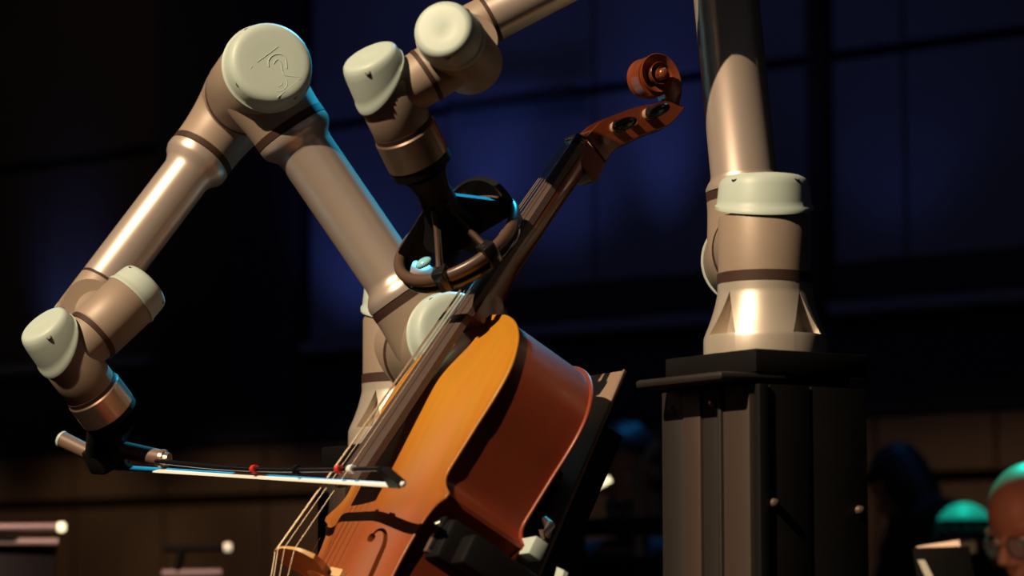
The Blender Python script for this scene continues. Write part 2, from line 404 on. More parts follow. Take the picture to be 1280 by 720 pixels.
def wrist(root, F1, df, Wf, back, A0, A1, A_cap_dir, Bc, w, rA, rB, spec):
    """forearm tube to Wf, joint A from A0 (cap end) to A1 (seal), joint B round Bc along w with the tool flange"""
    fr = spec['fore_r']; L = (Wf-F1).length; b = nb()
    rf = fr*1.35; lip = .022
    lathe(b, F1, df, [(0, rf*.96), (.001, rf), (lip*.45, rf), (lip*.75, rf*.95), (lip*1.05, fr*1.12), (lip*1.5, fr*1.0), (L-.055, fr), (L-.052, fr)], 64)
    obj('forearm_tube', b, M['tube'], root)
    band(root, F1+df*(L-.050), df, fr*1.0, .003)
    b = nb(); lathe(b, F1+df*(L-.0485), df, [(0, fr*.97), (.001, fr), (.05, fr*1.0), (.07, fr*.93), (.082, fr*.75)], 48)
    lathe(b, Wf-back*.035, back, [(0, fr*1.02), (.09, fr*1.02)], 48)
    obj('wrist_bracket', b, M['housing'], root)
    cap(root, Wf-back*.036, -back, fr*1.02, .028, screws=0)
    wrist_unit(root, 'wrist_housing', A0, A1, rA)
    ax = (A0-A1).normalized()
    # collar between bracket and wrist housing
    Ac = (A0+A1)/2
    b = nb(); tube(b, [Wf, Wf*.5+Ac*.5, Ac], [fr*.95]*3, 40); obj('wrist_collar', b, M['housing'], root)
    cap(root, A0-ax*.004, ax, rA*1.0, spec['A_cap_h'], spec.get('A_slant', 0), spec.get('A_sdir'), screws=spec.get('A_screws', 3), phase=spec.get('A_phase', .4), sr=.0036)
    nd = (Bc-A1).normalized()
    band(root, A1+nd*.0035, (Bc-A1) if spec.get('neck_free') else -ax, rA*.99 if not spec.get('neck_free') else spec['neck_r'], .007)
    b = nb(); nr = spec.get('neck_r', rA*.94)
    tube(b, [A1 if not spec.get('neck_free') else Ac, A1+nd*.004, Bc], [nr*.98, nr, nr*.9], 48); obj('wrist_neck', b, M['housing'], root)
    b = nb(); lathe(b, Bc-w*.020, w, [(0, rB*.9), (.004, rB*.98), (.072, rB*.98), (.074, rB*.96)], 56); obj('wrist_housing', b, M['housing'], root)
    cap(root, Bc-w*.022, -w, rB*1.02, spec['B_cap_h'], spec['B_slant'], spec['B_sdir'], screws=3, phase=spec.get('B_phase', .9), sr=.0036)
    band(root, Bc+w*.056, w, rB*1.0, .006)
    b = nb(); lathe(b, Bc+w*.059, w, [(0, rB*1.0), (.002, rB*1.05), (.036, rB*1.05), (.038, rB*.98)], 56); obj('tool_flange', b, M['copper'], root)
    band(root, Bc+w*.100, w, rB*1.02, .008, M['rubber'], 'flange_gasket')
    return Bc+w*.104

# ---- left arm, bowing
dL = 4.08
fl = P(507, 558, dL)
aL = Vector((.31, -.95, .13)).normalized()
specL = dict(pockets=[math.radians(a) for a in (-130, -40, 50, 140)], tube_r=.0405, fore_r=.0350,
             shoulder_px=(549, 432), cap_dir=D(0, 0, 1), elbow=lambda Sc: ray_plane(322, 101, Sc, aL), forearm=lambda Ef: (ray_plane(107, 385, Ef, aL)-Ef).normalized(),
             cap_slant=.020, A_cap_h=.034, B_cap_h=.040, B_slant=.022, neck_r=.0365, jphase=.62)
armL, EL, EfL, dfL, F1L = build_arm('bronze-grey jointed robot arm with white joint caps holding the cello bow, left of the cello', fl, aL, .0625, .135, specL)
WfL = ray_plane(104, 392, EfL, aL)
AcL = WfL + aL*.098
A0 = ray_plane(165, 373, AcL, aL); A1 = ray_plane(118, 417, AcL, aL)
jd = (A1-A0).normalized()
BcL = A1 + jd*.050
wL = D(.44, -.80, -.40); wL = (wL-jd*wL.dot(jd)).normalized()
specL['B_sdir'] = jd*1.0 + aL*.35
tipL = wrist(armL, F1L, dfL, WfL, aL, A0, A1, jd, BcL, wL, .0395, .0375, specL)

# raised outline mark on the big elbow cap
cp, cc = specL['elbow_cap']
def mark(pts, r, zo=0.0):
    b = nb(); q = [ray_plane(300+x/9, 50+y/9, cc, aL)+aL*zo for x, y in pts]
    if len(q) > 2: q = [Vector(t) for t in crom([tuple(t) for t in q], 5)]
    tube(b, q, r, 8); obj('relief_mark', b, M['cap'], cp)
mark([(195, 248), (430, 75)], .0005); mark([(118, 325), (140, 290)], .0005)
mark([(322, 300), (320, 235), (360, 180), (420, 160), (480, 170), (515, 215), (528, 320)], .0007)
mark([(380, 268), (400, 235), (430, 222), (465, 270), (478, 350), (520, 400), (690, 418)], .0006)
mark([(520, 440), (530, 500), (490, 560), (410, 582)], .0007); mark([(475, 480), (462, 510), (425, 522)], .0006)
mark([(690, 430), (420, 650)], .0006)

# ---- right arm, fingering
dR = 3.52
fr_ = P(957, 446, dR)
aR = Vector((.04, -1, 0)).normalized()
specR = dict(capz=.092, jz=.050, lip=.012, caph=.040, pockets=[math.radians(a) for a in (-142, -50, 40, 130)], tube_r=.0420, fore_r=.0300,
             elbow=lambda Sc: ray_plane(898, -104, Sc, -aR), forearm=lambda Ef: (ray_plane(600, 30, Ef, -aR)-Ef).normalized(),
             cap_slant=.015, A_cap_h=.036, B_cap_h=.040, B_slant=.022, neck_r=.0345, neck_free=True, A_screws=3, A_phase=.35, cap_phase=.75)
armR, ER, EfR, dfR, F1R = build_arm('robot arm on the right pedestal, pressing the cello strings with a black hoop tool', fr_, -aR, .0582, .130, specR)
WfR = ray_plane(588, 58, EfR, -aR)
AcR = P(578, 66, (WfR-CAM).dot(D(0, 0, -1)) - .085)
axA = D(-.27, .28, .92)
A0 = AcR+axA*.050; A1c = AcR-axA*.045
BcR = P(486, 124, (AcR-CAM).dot(D(0, 0, -1)) - .01)
wR = D(.40, -.82, -.42)
nd = (BcR-AcR).normalized()
specR['B_sdir'] = nd*1.0 + D(0, 0, 1)*.35
# joint A points to the camera; joint B hangs on its side
fr0 = specR['fore_r']
def wristR():
    root = armR; L = (WfR-F1R).length; b = nb(); rf = fr0*1.33; lip = .022
    lathe(b, F1R, dfR, [(0, rf*.96), (.001, rf), (lip*.45, rf), (lip*.75, rf*.95), (lip*1.05, fr0*1.12), (lip*1.5, fr0), (L-.045, fr0), (L-.040, fr0)], 64)
    obj('forearm_tube', b, M['tube'], root)
    band(root, F1R+dfR*(L-.038), dfR, fr0*1.02, .005)
    b = nb(); lathe(b, F1R+dfR*(L-.036), dfR, [(0, fr0*.99), (.05, fr0*1.0), (.066, fr0*.8)], 48)
    lathe(b, WfR+aR*.04, -aR, [(0, fr0*1.08), (.075, fr0*1.08)], 48); obj('wrist_bracket', b, M['housing'], root)
    cap(root, WfR-aR*.034, -aR, fr0*1.08, .026, screws=0)
    wrist_unit(root, 'wrist_housing', A0, A1c, .0385)
    cap(root, A0-axA*.002, axA, .0385, .034, .012, D(1, -.3, 0), screws=3, phase=.95, sr=.0036)
    nk = AcR+nd*.052
    b = nb(); tube(b, [AcR, nk, BcR], [.034, .034, .031], 48); obj('wrist_neck', b, M['housing'], root)
    band(root, nk, nd, .0348, .006)
    b = nb(); rB = .0372
    lathe(b, BcR-wR*.022, wR, [(0, rB*.9), (.004, rB*.98), (.060, rB*.98), (.062, rB*.96)], 56); obj('wrist_housing', b, M['housing'], root)
    cap(root, BcR-wR*.024, -wR, rB*1.02, .038, .022, specR['B_sdir'], screws=3, phase=.9, sr=.0036)
    band(root, BcR+wR*.042, wR, rB, .006)
    b = nb(); lathe(b, BcR+wR*.045, wR, [(0, rB), (.002, rB*1.05), (.040, rB*1.05), (.042, rB*.98)], 56); obj('tool_flange', b, M['copper'], root)
    band(root, BcR+wR*.092, wR, rB*1.03, .012, M['rubber'], 'flange_gasket')
    return BcR+wR*.098
tipR = wristR()
# hoop tool: stem, hoop, four webbed spokes with clamp blocks
HC = P(571, 299, 3.58)
hn = D(-.44, .76, .48)
axs = HC-tipR; L = axs.length
b = nb(); lathe(b, tipR, axs, [(0, .031), (.004, .031), (.010, .027), (L*.30, .021), (L*.55, .023), (L*.75, .031), (L*.90, .040), (L*.97, .030), (L, .010)], 32)
obj('tool_stem', b, M['rubber'], armR)
RH = .080
hu, hv = frame(hn, D(0, 0, 1))          # hu leans to the camera
b = nb(); torus(b, HC, hn, RH, .0072, 72, 12, .0085, hint=D(0, 0, 1)); hoop = obj('tool_hoop', b, M['printed'], armR)
b = nb(); torus(b, HC-hn*.013, hn, RH-.001, .0060, 72, 10, .007, hint=D(0, 0, 1)); obj('hoop_liner', b, M['gloss'], armR)
top = tipR*.50+HC*.50
def hoop_angle(u, v):
    q = ray_plane(u, v, HC, hn)-HC; return math.atan2(q.dot(hv), q.dot(hu))
for u_, v_, rib, blk in ((554, 348, 1, 1), (615, 318, 1, 1), (500, 322, 0, 0), (640, 258, 0, 0), (590, 256, 0, 0), (530, 275, 0, 0)):
    t = hoop_angle(u_, v_); e = hu*math.cos(t)+hv*math.sin(t); s = hn.cross(e).normalized()
    rim = HC+e*(RH-.003); wd_ = .010
    b = nb(); prism(b, [top+e*.014-s*wd_/2, top+e*.022-s*wd_/2, rim+hn*.011-s*wd_/2, rim-hn*.008-s*wd_/2, HC+e*.01-hn*.008-s*wd_/2], s*wd_)
    obj('spoke', b, M['rubber'], armR, 0)
    if rib:
        b = nb(); tube(b, [top+e*.024+hn*.006, top*.5+rim*.5+hn*.014, rim+hn*.014], .0034, 8); obj('spoke_rib', b, M['printed'], armR)
    if blk:
        b = nb(); box(b, HC+e*(RH+.001), (e, s, hn), (.011, .009, .015), .003); obj('clamp_block', b, M['gloss'], armR)
t = hoop_angle(533, 335); e = hu*math.cos(t)+hv*math.sin(t)
b = nb(); ball(b, HC+e*.056+hn*.008, .011, (1, .75, .5), (hv, hu, hn), 14); obj('finger_pad', b, M['cyanpad'], armR, label='pale blue finger pad inside the hoop')
# raised glossy web at the back of the hoop
t0, t1 = hoop_angle(560, 262), hoop_angle(645, 256)
for ta, tb in ((t0, t1),):
    b = nb(); rs = []
    if abs(tb-ta) > PI: tb += 2*PI if tb < ta else -2*PI
    for i in range(15):
        f = i/14; t = ta+(tb-ta)*f; e = hu*math.cos(t)+hv*math.sin(t); hgt = .024*math.sin(PI*min(1, f*1.02))**.7 if 0 < f < .98 else .002
        p = HC+e*RH
        rs.append([p+e*.005, p+e*.005+hn*(.008+hgt), p-e*.003+hn*(.008+hgt), p-e*.003])
    rings(b, rs); obj('web_plate', b, M['gloss'], armR)

# ------------------------------------------------------------------ cello
RC = Matrix(((.49710099, .41500423, -.76201187), (.15427363, .82194002, .54828301), (.85386782, -.39011037, .34456299)))
TC = Vector((-.19736523, -.34847395, -3.45016891))
CEL = Matrix.Translation(W(TC)) @ (CM @ RC).to_4x4()
def K(x, y, z): return CEL @ Vector((x, y, z))
def kd(x, y, z): return (CEL.to_3x3() @ Vector((x, y, z))).normalized()
def onK(u, v, z):
    return ray_plane(u, v, K(0, 0, z), kd(0, 0, 1))
cello = thing('cello', 'golden brown varnished cello with carved scroll, tilted between the two robot arms', 'cello', matrix=CEL)
half = []
seg1 = crom([(0, .405), (.032, .403), (.075, .395), (.115, .376), (.146, .347), (.164, .312), (.169, .282), (.164, .245), (.151, .200), (.138, .160), (.132, .136), (.140, .120), (.161, .104)], 6)
seg2 = crom([(.159, .097), (.142, .088), (.130, .068), (.123, .035), (.121, 0), (.124, -.035), (.132, -.063), (.152, -.082), (.173, -.088)], 6)
seg3 = crom([(.171, -.098), (.168, -.115), (.176, -.140), (.198, -.178), (.215, -.220), (.219, -.258), (.211, -.298), (.187, -.330), (.150, -.346), (.09, -.355), (0, -.358)], 6)
half = seg1+seg2+seg3
half = [(x*(1-.055*min(1, max(0, (y-.11)/.1))), .112+(y-.112)*.915) if y > .112 else (x, y) for x, y in half]
full = half + [(-x, y) for x, y in half[-2:0:-1]]
NF = len(full)
nrm = []
for i in range(NF):
    a = Vector(full[i-1]); c = Vector(full[(i+1) % NF]); t = (c-a).normalized(); nrm.append(Vector((-t.y, t.x)))
def inset(d): return [Vector(full[i])+nrm[i]*d for i in range(NF)]
if inset(.01)[NF//4].length > Vector(full[NF//4]).length: nrm = [-n for n in nrm]
def arch(t): 
    if t < .10: return -.0012*math.sin(PI*t/.10)
    s = min(1, (t-.10)/.62); s = s*s*(3-2*s); return .0235*s
def spine(p, t): return Vector((p.x*(1-t), p.y*(1-.42*t)))
def arch_z(x, y):
    # approximate arching height at (x, y)
    best = 0; lo, hi = 0., 1.
    for _ in range(24):
        m = (lo+hi)/2
        yy = y/(1-.42*m); w = 0
        for (xa, ya), (xb, yb) in zip(half, half[1:]):
            if (ya-yy)*(yb-yy) <= 0 and ya != yb:
                w = max(w, xa+(xb-xa)*(yy-ya)/(yb-ya))
        if w*(1-m) > abs(x): lo = m
        else: hi = m
    return arch(lo)
def plate(zsign, z0):
    b = nb(); rs = []
    edge = [Vector(p) for p in full]
    for ins, z in ((.006, -.0042), (.0012, -.0042), (0, -.0030), (-.0002, -.0012), (.0010, .0002), (.0022, .0003)):
        q = inset(ins); rs.append([Vector((p.x, p.y, z0+zsign*z)) for p in q])
    q5 = inset(.0022); sm = [p.copy() for p in q5]
    for _ in range(70): sm = [(sm[i-1]+sm[i]*2+sm[(i+1) % NF])/4 for i in range(NF)]
    for k in range(1, 19):
        t = (k/18)**1.15*.985; w = min(1, t*4)
        rs.append([Vector((*spine(p*(1-w)+q*w, t), z0+zsign*(-.0004+arch(t)))) for p, q in zip(q5, sm)])
    rings(b, rs)
    return b
RIB = .118
top = obj('top_plate', plate(1, 0), M['spruce'], cello, 70, True)
obj('back_plate', plate(-1, -RIB-.004), M['maple'], cello, 50, True)
b = nb(); q = inset(.0045); q2 = inset(.012)
rings(b, [[Vector((p.x, p.y, z)) for p in q] for z in (-.003, -.03, -.06, -.09, -RIB-.001)], True, (False, False))
obj('ribs', b, M['maple'], cello, 40, True)
# f-holes cut through the plate
def fhole(s):
    cl = crom([(.060, .072), (.0665, .080), (.076, .079), (.082, .066), (.083, .045), (.085, .015), (.089, -.020), (.096, -.042), (.106, -.050), (.115, -.044)], 6)
    cl = [(x-.004, y-.028) for x, y in cl]
    b = nb(); n = len(cl); L = []; Rr = []
    for i, p in enumerate(cl):
        a = Vector(cl[max(0, i-1)]); c = Vector(cl[min(n-1, i+1)]); t = (c-a).normalized(); nn = Vector((-t.y, t.x))
        f = i/(n-1); w = .0016+.0020*math.sin(PI*f)**2
        L.append(Vector(p)+nn*w); Rr.append(Vector(p)-nn*w)
    poly = [Vector((s*v.x, v.y, -.02)) for v in L+Rr[::-1]]
    if s < 0: poly = poly[::-1]
    prism(b, poly, (0, 0, .07))
    for c, r in (((.0565, .041), .0058), ((.1105, -.0685), .0072)):
        lathe(b, (s*c[0], c[1], -.02), Z3, [(0, r), (.07, r)], 24)
    bmesh.ops.recalc_face_normals(b, faces=b.faces[:])
    return b
cut = nb()
for s in (1, -1):
    t = fhole(s); me = bpy.data.meshes.new('t'); t.to_mesh(me); t.free(); cut.from_mesh(me); bpy.data.meshes.remove(me)
mec = bpy.data.meshes.new('cut'); cut.to_mesh(mec); cut.free()
co = bpy.data.objects.new('cut', mec); COL.objects.link(co); co.matrix_world = CEL
md = top.modifiers.new('b', 'BOOLEAN'); md.operation = 'DIFFERENCE'; md.object = co; md.solver = 'EXACT'; md.use_self = True
bpy.context.view_layer.update()
dg = bpy.context.evaluated_depsgraph_get()
nm = bpy.data.meshes.new_from_object(top.evaluated_get(dg))
if len(nm.polygons) > 1000:
    top.modifiers.clear(); top.data = nm
else: top.modifiers.clear()
bpy.data.objects.remove(co)
# neck and fingerboard
NUT = .655; FBE = .100
def fbz(y): return .0675 + (y-FBE)/(NUT-FBE)*(-.004-.0675)
def fbw(y): return .0325 + (y-FBE)/(NUT-FBE)*(.0160-.0325)
b = nb(); rs = []
for i in range(13):
    y = FBE+(NUT-FBE)*i/12; w = fbw(y); z = fbz(y); r = []
    for k in range(9):
        a = -1+2*k/8; r.append(Vector((w*a, y, z-.0075*a*a*(w/.03))))
    zb = z-.0075*(w/.03)-.0085
    r += [Vector((w, y, zb)), Vector((w*.6, y, zb-.0005)), Vector((-w*.6, y, zb-.0005)), Vector((-w, y, zb))]
    rs.append(r)
rings(b, rs); obj('fingerboard', b, M['ebony'], cello, 30, True)
b = nb(); rs = []
for y, dep, wf in ((.362, .105, 1.25), (.380, .105, 1.18), (.390, .062, 1.08), (.410, .030, 1.02), (.46, .023, 1), (.55, .021, 1), (.62, .021, 1), (NUT, .026, 1.02)):
    w = fbw(y)*wf*.97; z = fbz(y)-.015; r = [Vector((w, y, z+.001)), Vector((-w, y, z+.001))]
    for k in range(9):
        a = PI+PI*k/8; r.append(Vector((w*math.cos(a), y, z-.002+dep*math.sin(a)*.95)))
    rs.append(r)
rings(b, rs); obj('neck', b, M['scroll'], cello, 50, True)
b = nb(); box(b, (0, NUT+.004, fbz(NUT)-.002), XYZ, (.0165, .0045, .007), .0015); obj('nut', b, M['gloss'], cello, 30, True)
# pegbox: U section between its front rim and its back, both read off at the cheek plane
CI = CEL.inverted()
def onKx(u, v, x):
    q = CI @ ray_plane(u, v, K(x, 0, 0), kd(1, 0, 0)); return Vector((0, q.y, q.z))
PU = [onKx(*q, .015) for q in crom([(733, 171), (750, 153), (770, 143), (795, 134), (822, 129), (836, 124)], 4)]
PL = [onKx(*q, .015) for q in crom([(757, 204), (768, 189), (785, 179), (808, 168), (838, 156), (857, 134)], 4)]
b = nb(); rs = []
for i, (U, L_) in enumerate(zip(PU, PL)):
    f = i/(len(PU)-1); hw = .0185*(1-f)+.0150*f; wi = hw-.006
    X = Vector((1, 0, 0)); bt_ = L_-U
    rs.append([U+X*hw, U+X*wi, U+bt_*.7+X*wi, U+bt_*.7-X*wi, U-X*wi, U-X*hw, U+bt_*.94-X*hw, U+bt_*.99-X*hw*.8, L_+bt_*.03, U+bt_*.99+X*hw*.8, U+bt_*.94+X*hw])
rings(b, rs)
obj('pegbox', b, M['scroll'], cello, 40, True)
b = nb(); prism(b, [onKx(*q, .016)-Vector((.016, 0, 0)) for q in ((721, 182), (733, 176), (757, 203), (747, 226), (740, 226), (727, 206))], (.032, 0, 0)); obj('pegbox_heel', b, M['scroll'], cello, 30, True)
# scroll volute
SC = onKx(814, 98, 0)
b = nb(); turns = 2.7; N = 120; th0 = -2.05
def rad(t): return   .0375*math.exp(-.085*t)+.016*math.exp(-1.9*t)
rs = []
for i in range(N+1):
    t = 2*PI*turns*i/N; th = th0 + t
    ro = rad(t); ri = max(rad(t+2*PI)*.86, .0012); w = .0150+.0150*(i/N)
    e = Vector((0, math.cos(th), math.sin(th)))
    gx = ro-ri; X = Vector((1, 0, 0))
    hp = [(ri, .50), (ri+gx*.18, .58), (ri+gx*.45, .68), (ri+gx*.75, .86), (ro-gx*.06, 1.0), (ro, .97), (ro-.0010, .80), (ro-.0032, .45), (ro-.0006, .08)]
    rs.append([SC+e*r_+X*w*k for r_, k in hp]+[SC+e*r_-X*w*k for r_, k in hp[::-1]])
rings(b, rs)
for s_ in (1, -1):
    lathe(b, SC, Vector((s_, 0, 0)), [(0, .0078), (.029, .0078), (.0325, .0070), (.0345, .0045)], 20)
lathe(b, SC-Vector((.009, 0, 0)), Vector((1, 0, 0)), [(0, .026), (.018, .026)], 24)
obj('scroll', b, M['scroll'], cello, 45, True)
# pegs
def peg(y, z, s):
    b = nb(); X = Vector((s, 0, 0)); c = Vector((0, y, z))
    lathe(b, c-X*.026, X, [(0, .0052), (.002, .0060), (.042, .0075), (.046, .0080), (.050, .0060)], 20)
    o = obj('peg', b, M['peg'], cello, 40, True)
    b = nb(); lathe(b, c+X*.022, X, [(0, .0060), (.004, .0090), (.008, .0070)], 20)
    a = Vector((0, .80, -.60)); ball(b, c+X*.042, .0165, (1.0, .50, 1.10), (a, Vector((0, .6, .8)), X), 18)
    obj('peg_head', b, M['ebony_dark'], o, 40, True)
for q, s_ in (((768, 160), 1), ((809, 143), 1), ((754, 177), -1), ((788, 153), -1)):
    q = onKx(*q, .017); peg(q.y, q.z, s_)
# bridge
b = nb()
BY = -.012
ol = [(-.045, .000), (-.045, .008), (-.030, .018), (-.030, .030), (-.038, .045), (-.041, .062), (-.034, .078)]
arc_ = [(x, .093-.0095*(x/.03)**2+.002*(-x/.03)) for x in (-.028, -.018, -.008, .002, .012, .022, .030)]
ol2 = [(.036, .074), (.042, .058), (.038, .043), (.030, .028), (.030, .018), (.045, .008), (.045, .0)]
inner = [(.022, .0), (.020, .014), (.010, .030), (0, .034), (-.010, .030), (-.020, .014), (-.022, .0)]
poly = ol+arc_+ol2+inner
va = []
for x, h in poly:
    th = .0055*(1-h/.095)+.0016
    zb = arch_z(min(abs(x), .05), BY)*(1-h/.095)
    va.append((b.verts.new(Vector((x, BY-th, h+zb))), b.verts.new(Vector((x, BY+th*.7, h+zb)))))
n = len(va)
fa = b.faces.new([v[0] for v in va]); fb_ = b.faces.new([v[1] for v in va][::-1])
for i in range(n): b.faces.new((va[i][0], va[(i+1) % n][0], va[(i+1) % n][1], va[i][1]))
bmesh.ops.triangulate(b, faces=[fa, fb_])
obj('bridge', b, M['bridge'], cello, 30, True)
# strings, tailpiece, end pin
sx = (-.0235, -.008, .008, .0235); nx = (-.0105, -.0035, .0035, .0105)
TPY = -.135
for i in range(4):
    x = sx[i]; zb = .093-.0095*(x/.03)**2+.002*(-x/.03)+.0006
    b = nb(); tube(b, [Vector((nx[i], PU[6].y, PU[6].z-.012)), Vector((nx[i], NUT+.004, fbz(NUT)+.0045)), Vector((x, BY, zb)), Vector((x*.62, TPY, .050))], [.0008 if i < 2 else .0006]*4, 8)
    obj('string', b, M['string'], cello, 50, True)
b = nb(); rs = []
for y, w, z in ((TPY+.012, .030, .054), (-.20, .025, .047), (-.30, .018, .030), (-.352, .014, .014)):
    rs.append([Vector((w*math.cos(a), y, z+.010*math.sin(a))) for a in [2*PI*k/16 for k in range(16)]])
rings(b, rs); obj('tailpiece', b, M['ebony_dark'], cello, 50, True)
for i in range(4):
    b = nb(); lathe(b, Vector((sx[i]*.62, TPY-.012, .056)), Z3, [(0, .004), (.012, .004), (.013, .006), (.017, .006)], 12); obj('fine_tuner', b, M['steel'], cello, 40, True)
ptF = CEL.inverted() @ Vector((K(0, -.35, -.06).x, K(0, -.35, -.06).y, .30))
b = nb(); lathe(b, Vector((0, -.352, -.06)), Vector((0, -1, 0)), [(0, .014), (.02, .012), (.024, .006), (.24, .005), (.25, .001)], 16); obj('end_pin', b, M['steel'], cello, 40, True)
pinB = K(0, -.602, -.06)

# ------------------------------------------------------------------ cello stand
ZB = -.175
n_ = kd(0, 0, 1)
stand = thing('cello_stand', 'black padded cello stand with brown backboard and steel clamp behind the cello', 'stand', (pinB.x, pinB.y, 0))
c4 = [onK(781, 463, ZB), onK(650, 773, ZB), onK(430, 800, ZB), onK(640, 484, ZB)]
b = nb(); prism(b, c4, -n_*.003); obj('backboard', b, M['board'], stand, 0)
e1 = (c4[1]-c4[0]).normalized(); rt = kd(1, 0, 0)
b = nb(); prism(b, [c4[0]+e1*.08-n_*.0035+rt*.030*0, c4[1]-n_*.0035, c4[2]-n_*.0035, c4[3]-n_*.0035], -n_*.030); obj('backboard_frame', b, M['dark'], stand, 0)
b = nb(); tube(b, [c4[0]+n_*.001, c4[1]+n_*.001], .0018, 8); obj('board_edging', b, M['tan'], stand)
# side post behind, to the floor plate
pm = (c4[1]+c4[2])/2 - n_*.02
b = nb(); tube(b, [pm+e1*-.2-n_*.03, pm-n_*.03, Vector((pm.x, pm.y+.02, .06))], .03, 12); obj('post', b, M['dark'], stand)
b = nb(); box(b, (pm.x, pm.y, .035), XYZ, (.16, .13, .035), .01); obj('floor_plate', b, M['dark'], stand, 30)
zt = pinB.z
b = nb(); box(b, (pinB.x, pinB.y, (zt+.01+.07)/2), XYZ, (.06, .06, (zt+.01-.07)/2), .006); obj('pin_block', b, M['dark'], stand, 30)
# waist clamp on the treble side: padded jaw, bracket, steel block, hook, rod and knob
def Kbox(name, c, half, m, bev=.003, ax=(kd(1, 0, 0), kd(0, 1, 0), kd(0, 0, 1)), label=None):
    b = nb(); box(b, c, ax, half, bev); return obj(name, b, m, stand, 30, label=label)
Kbox('clamp_jaw', onK(580, 694, -.050), (.020, .027, .040), M['rubber'], .008)
Kbox('clamp_arm', onK(622, 716, -.085), (.018, .020, .055), M['rubber'], .006)
Kbox('clamp_jaw_lip', onK(548, 668, -.012), (.008, .022, .005), M['rubber'], .002)
b = nb(); tube(b, [onK(543, 657, -.006), onK(555, 652, -.012)], .004, 10); obj('jaw_pin', b, M['steel'], stand)
Kbox('steel_block', onK(664, 687, -.128), (.018, .012, .010), M['cap'], .002, label='cream steel block of the clamp')
b = nb(); q0 = onK(678, 656, -.135)
tube(b, [onK(681, 649, -.134), onK(687, 657, -.134), onK(684, 667, -.134), onK(677, 664, -.134), onK(679, 676, -.134)], [.004, .0065, .006, .004, .003], 10); obj('hook', b, M['steel'], stand)
b = nb(); tube(b, [onK(640, 702, -.120), onK(662, 722, -.120), onK(684, 742, -.150)], .0026, 10); obj('rod', b, M['steel'], stand)
b = nb(); lathe(b, onK(632, 694, -.118), onK(640, 688, -.118)-onK(632, 694, -.118), [(0, .005), (.004, .0075), (.010, .0075), (.012, .005)], 14); obj('knob', b, M['copper'], stand)
Kbox('jaw_plate', onK(541, 681, -.012), (.004, .012, .006), M['copper'], .001)
Kbox('rear_bracket', K(.10, .035, -.162), (.05, .05, .010), M['rubber'], .006)
Kbox('rear_bracket', K(.0, .22, -.162), (.06, .03, .010), M['rubber'], .006)
b = nb(); prism(b, [onK(701, 712, -.15), onK(710, 716, -.15), onK(705, 735, -.15), onK(697, 728, -.15)], n_*.006); obj('bracket_plate', b, M['cap'], stand, 0)

# ------------------------------------------------------------------ bow and its holder
bt = P(500, 607, 3.285); bf = P(138, 584, 4.02)
bd = (bt-bf).normalized()
zc = kd(0, 0, 1); up = (zc-bd*zc.dot(bd)).normalized(); sd = bd.cross(up)
if sd.dot(D(0, 1, 0)) < 0: sd = -sd
up = (up*math.cos(.52)+sd*math.sin(.52)).normalized(); sd = bd.cross(up)
bow = thing('cello_bow', 'black cello bow with white hair and red tape bands resting on the cello strings', 'bow', bf)
LB = (bt-bf).length
b = nb(); rs = []
for i in range(2):
    p = bf if i == 0 else bt-bd*.006
    w = .0068 if i == 0 else .0052
    rs.append([p+sd*w*math.cos(k*PI/6)+up*.0018*math.sin(k*PI/6) for k in range(12)])
rings(b, rs); obj('bow_hair', b, M['hair'], bow, 60)
def stick(t):
    h = .021-.011*max(0, math.sin(PI*min(1, t*1.02)))**1.2; return bf+bd*(LB*t)+up*h
b = nb(); tube(b, [stick(i/24) for i in range(-1, 24)]+[stick(.965)], [.0040-.0013*i/25 for i in range(26)], 12); obj('stick', b, M['ebony_dark'], bow)
b = nb(); prism(b, [bt-bd*.030+up*.021-sd*.0052, bt-bd*.016+up*.0215-sd*.0052, bt+bd*.008+up*.004-sd*.0052, bt+bd*.006-up*.001-sd*.0052, bt-bd*.020-up*.001-sd*.0052, bt-bd*.021+up*.007-sd*.0052], sd*.0104); obj('bow_tip', b, M['ebony_dark'], bow, 30)
b = nb(); ball(b, bt+bd*.008+up*.002, .0035, n=10); obj('tip_plate', b, M['white'], bow)
b = nb(); box(b, bf+bd*.045+up*.011, (bd, sd, up), (.030, .0065, .0095), .002); obj('frog', b, M['ebony_dark'], bow, 30)
for t, m, r, l in ((.555, 'red', .0056, .008), (.835, 'red', .0052, .008), (.872, 'white', .0052, .010), (.70, 'dark', .0060, .006)):
    p = stick(t); q = stick(t+.01); b = nb(); lathe(b, p, q-p, [(0, r), (l, r)], 16); obj('tape_band', b, M[m], bow, 30, label={'red': 'red tape band', 'white': 'white tape band'}.get(m))
b = nb(); lathe(b, bf+bd*.088+up*.022, bd, [(0, .0035), (.008, .005), (.014, .004)], 12); obj('screw_button', b, M['copper'], bow)
# holder bracket on the arm
ax3 = (bd, sd, up)
hold = P(128, 566, 3.98)
b = nb(); tube(b, [tipL, tipL*.55+hold*.45, hold], [.032, .028, .024], 20); obj('bow_holder', b, M['rubber'], armL)
b = nb(); box(b, P(131, 571, 3.97), ax3, (.024, .022, .018), .005); obj('holder_block', b, M['rubber'], armL, 30)
pa = P(77, 549, 4.02); pb = P(122, 571, 3.99)
b = nb(); tube(b, [pa, pb], [.0115, .0105], 20); sb = obj('holder_stub', b, M['tan'], armL)
b = nb(); lathe(b, pa, pa-pb, [(-.003, .0122), (0, .0122), (.002, .0105)], 20); obj('stub_end', b, M['cap'], sb)
pa = P(158, 563, 3.89); pb = P(203, 573, 3.87)
b = nb(); tube(b, [P(140, 564, 3.95), pa, pb], [.010, .0115, .0115], 20); gp = obj('holder_grip', b, M['tan'], armL)
b = nb(); lathe(b, pb, pb-pa, [(-.002, .0125), (.003, .0125), (.004, .0095), (.010, .0095)], 20); obj('grip_end', b, M['copper'], gp)

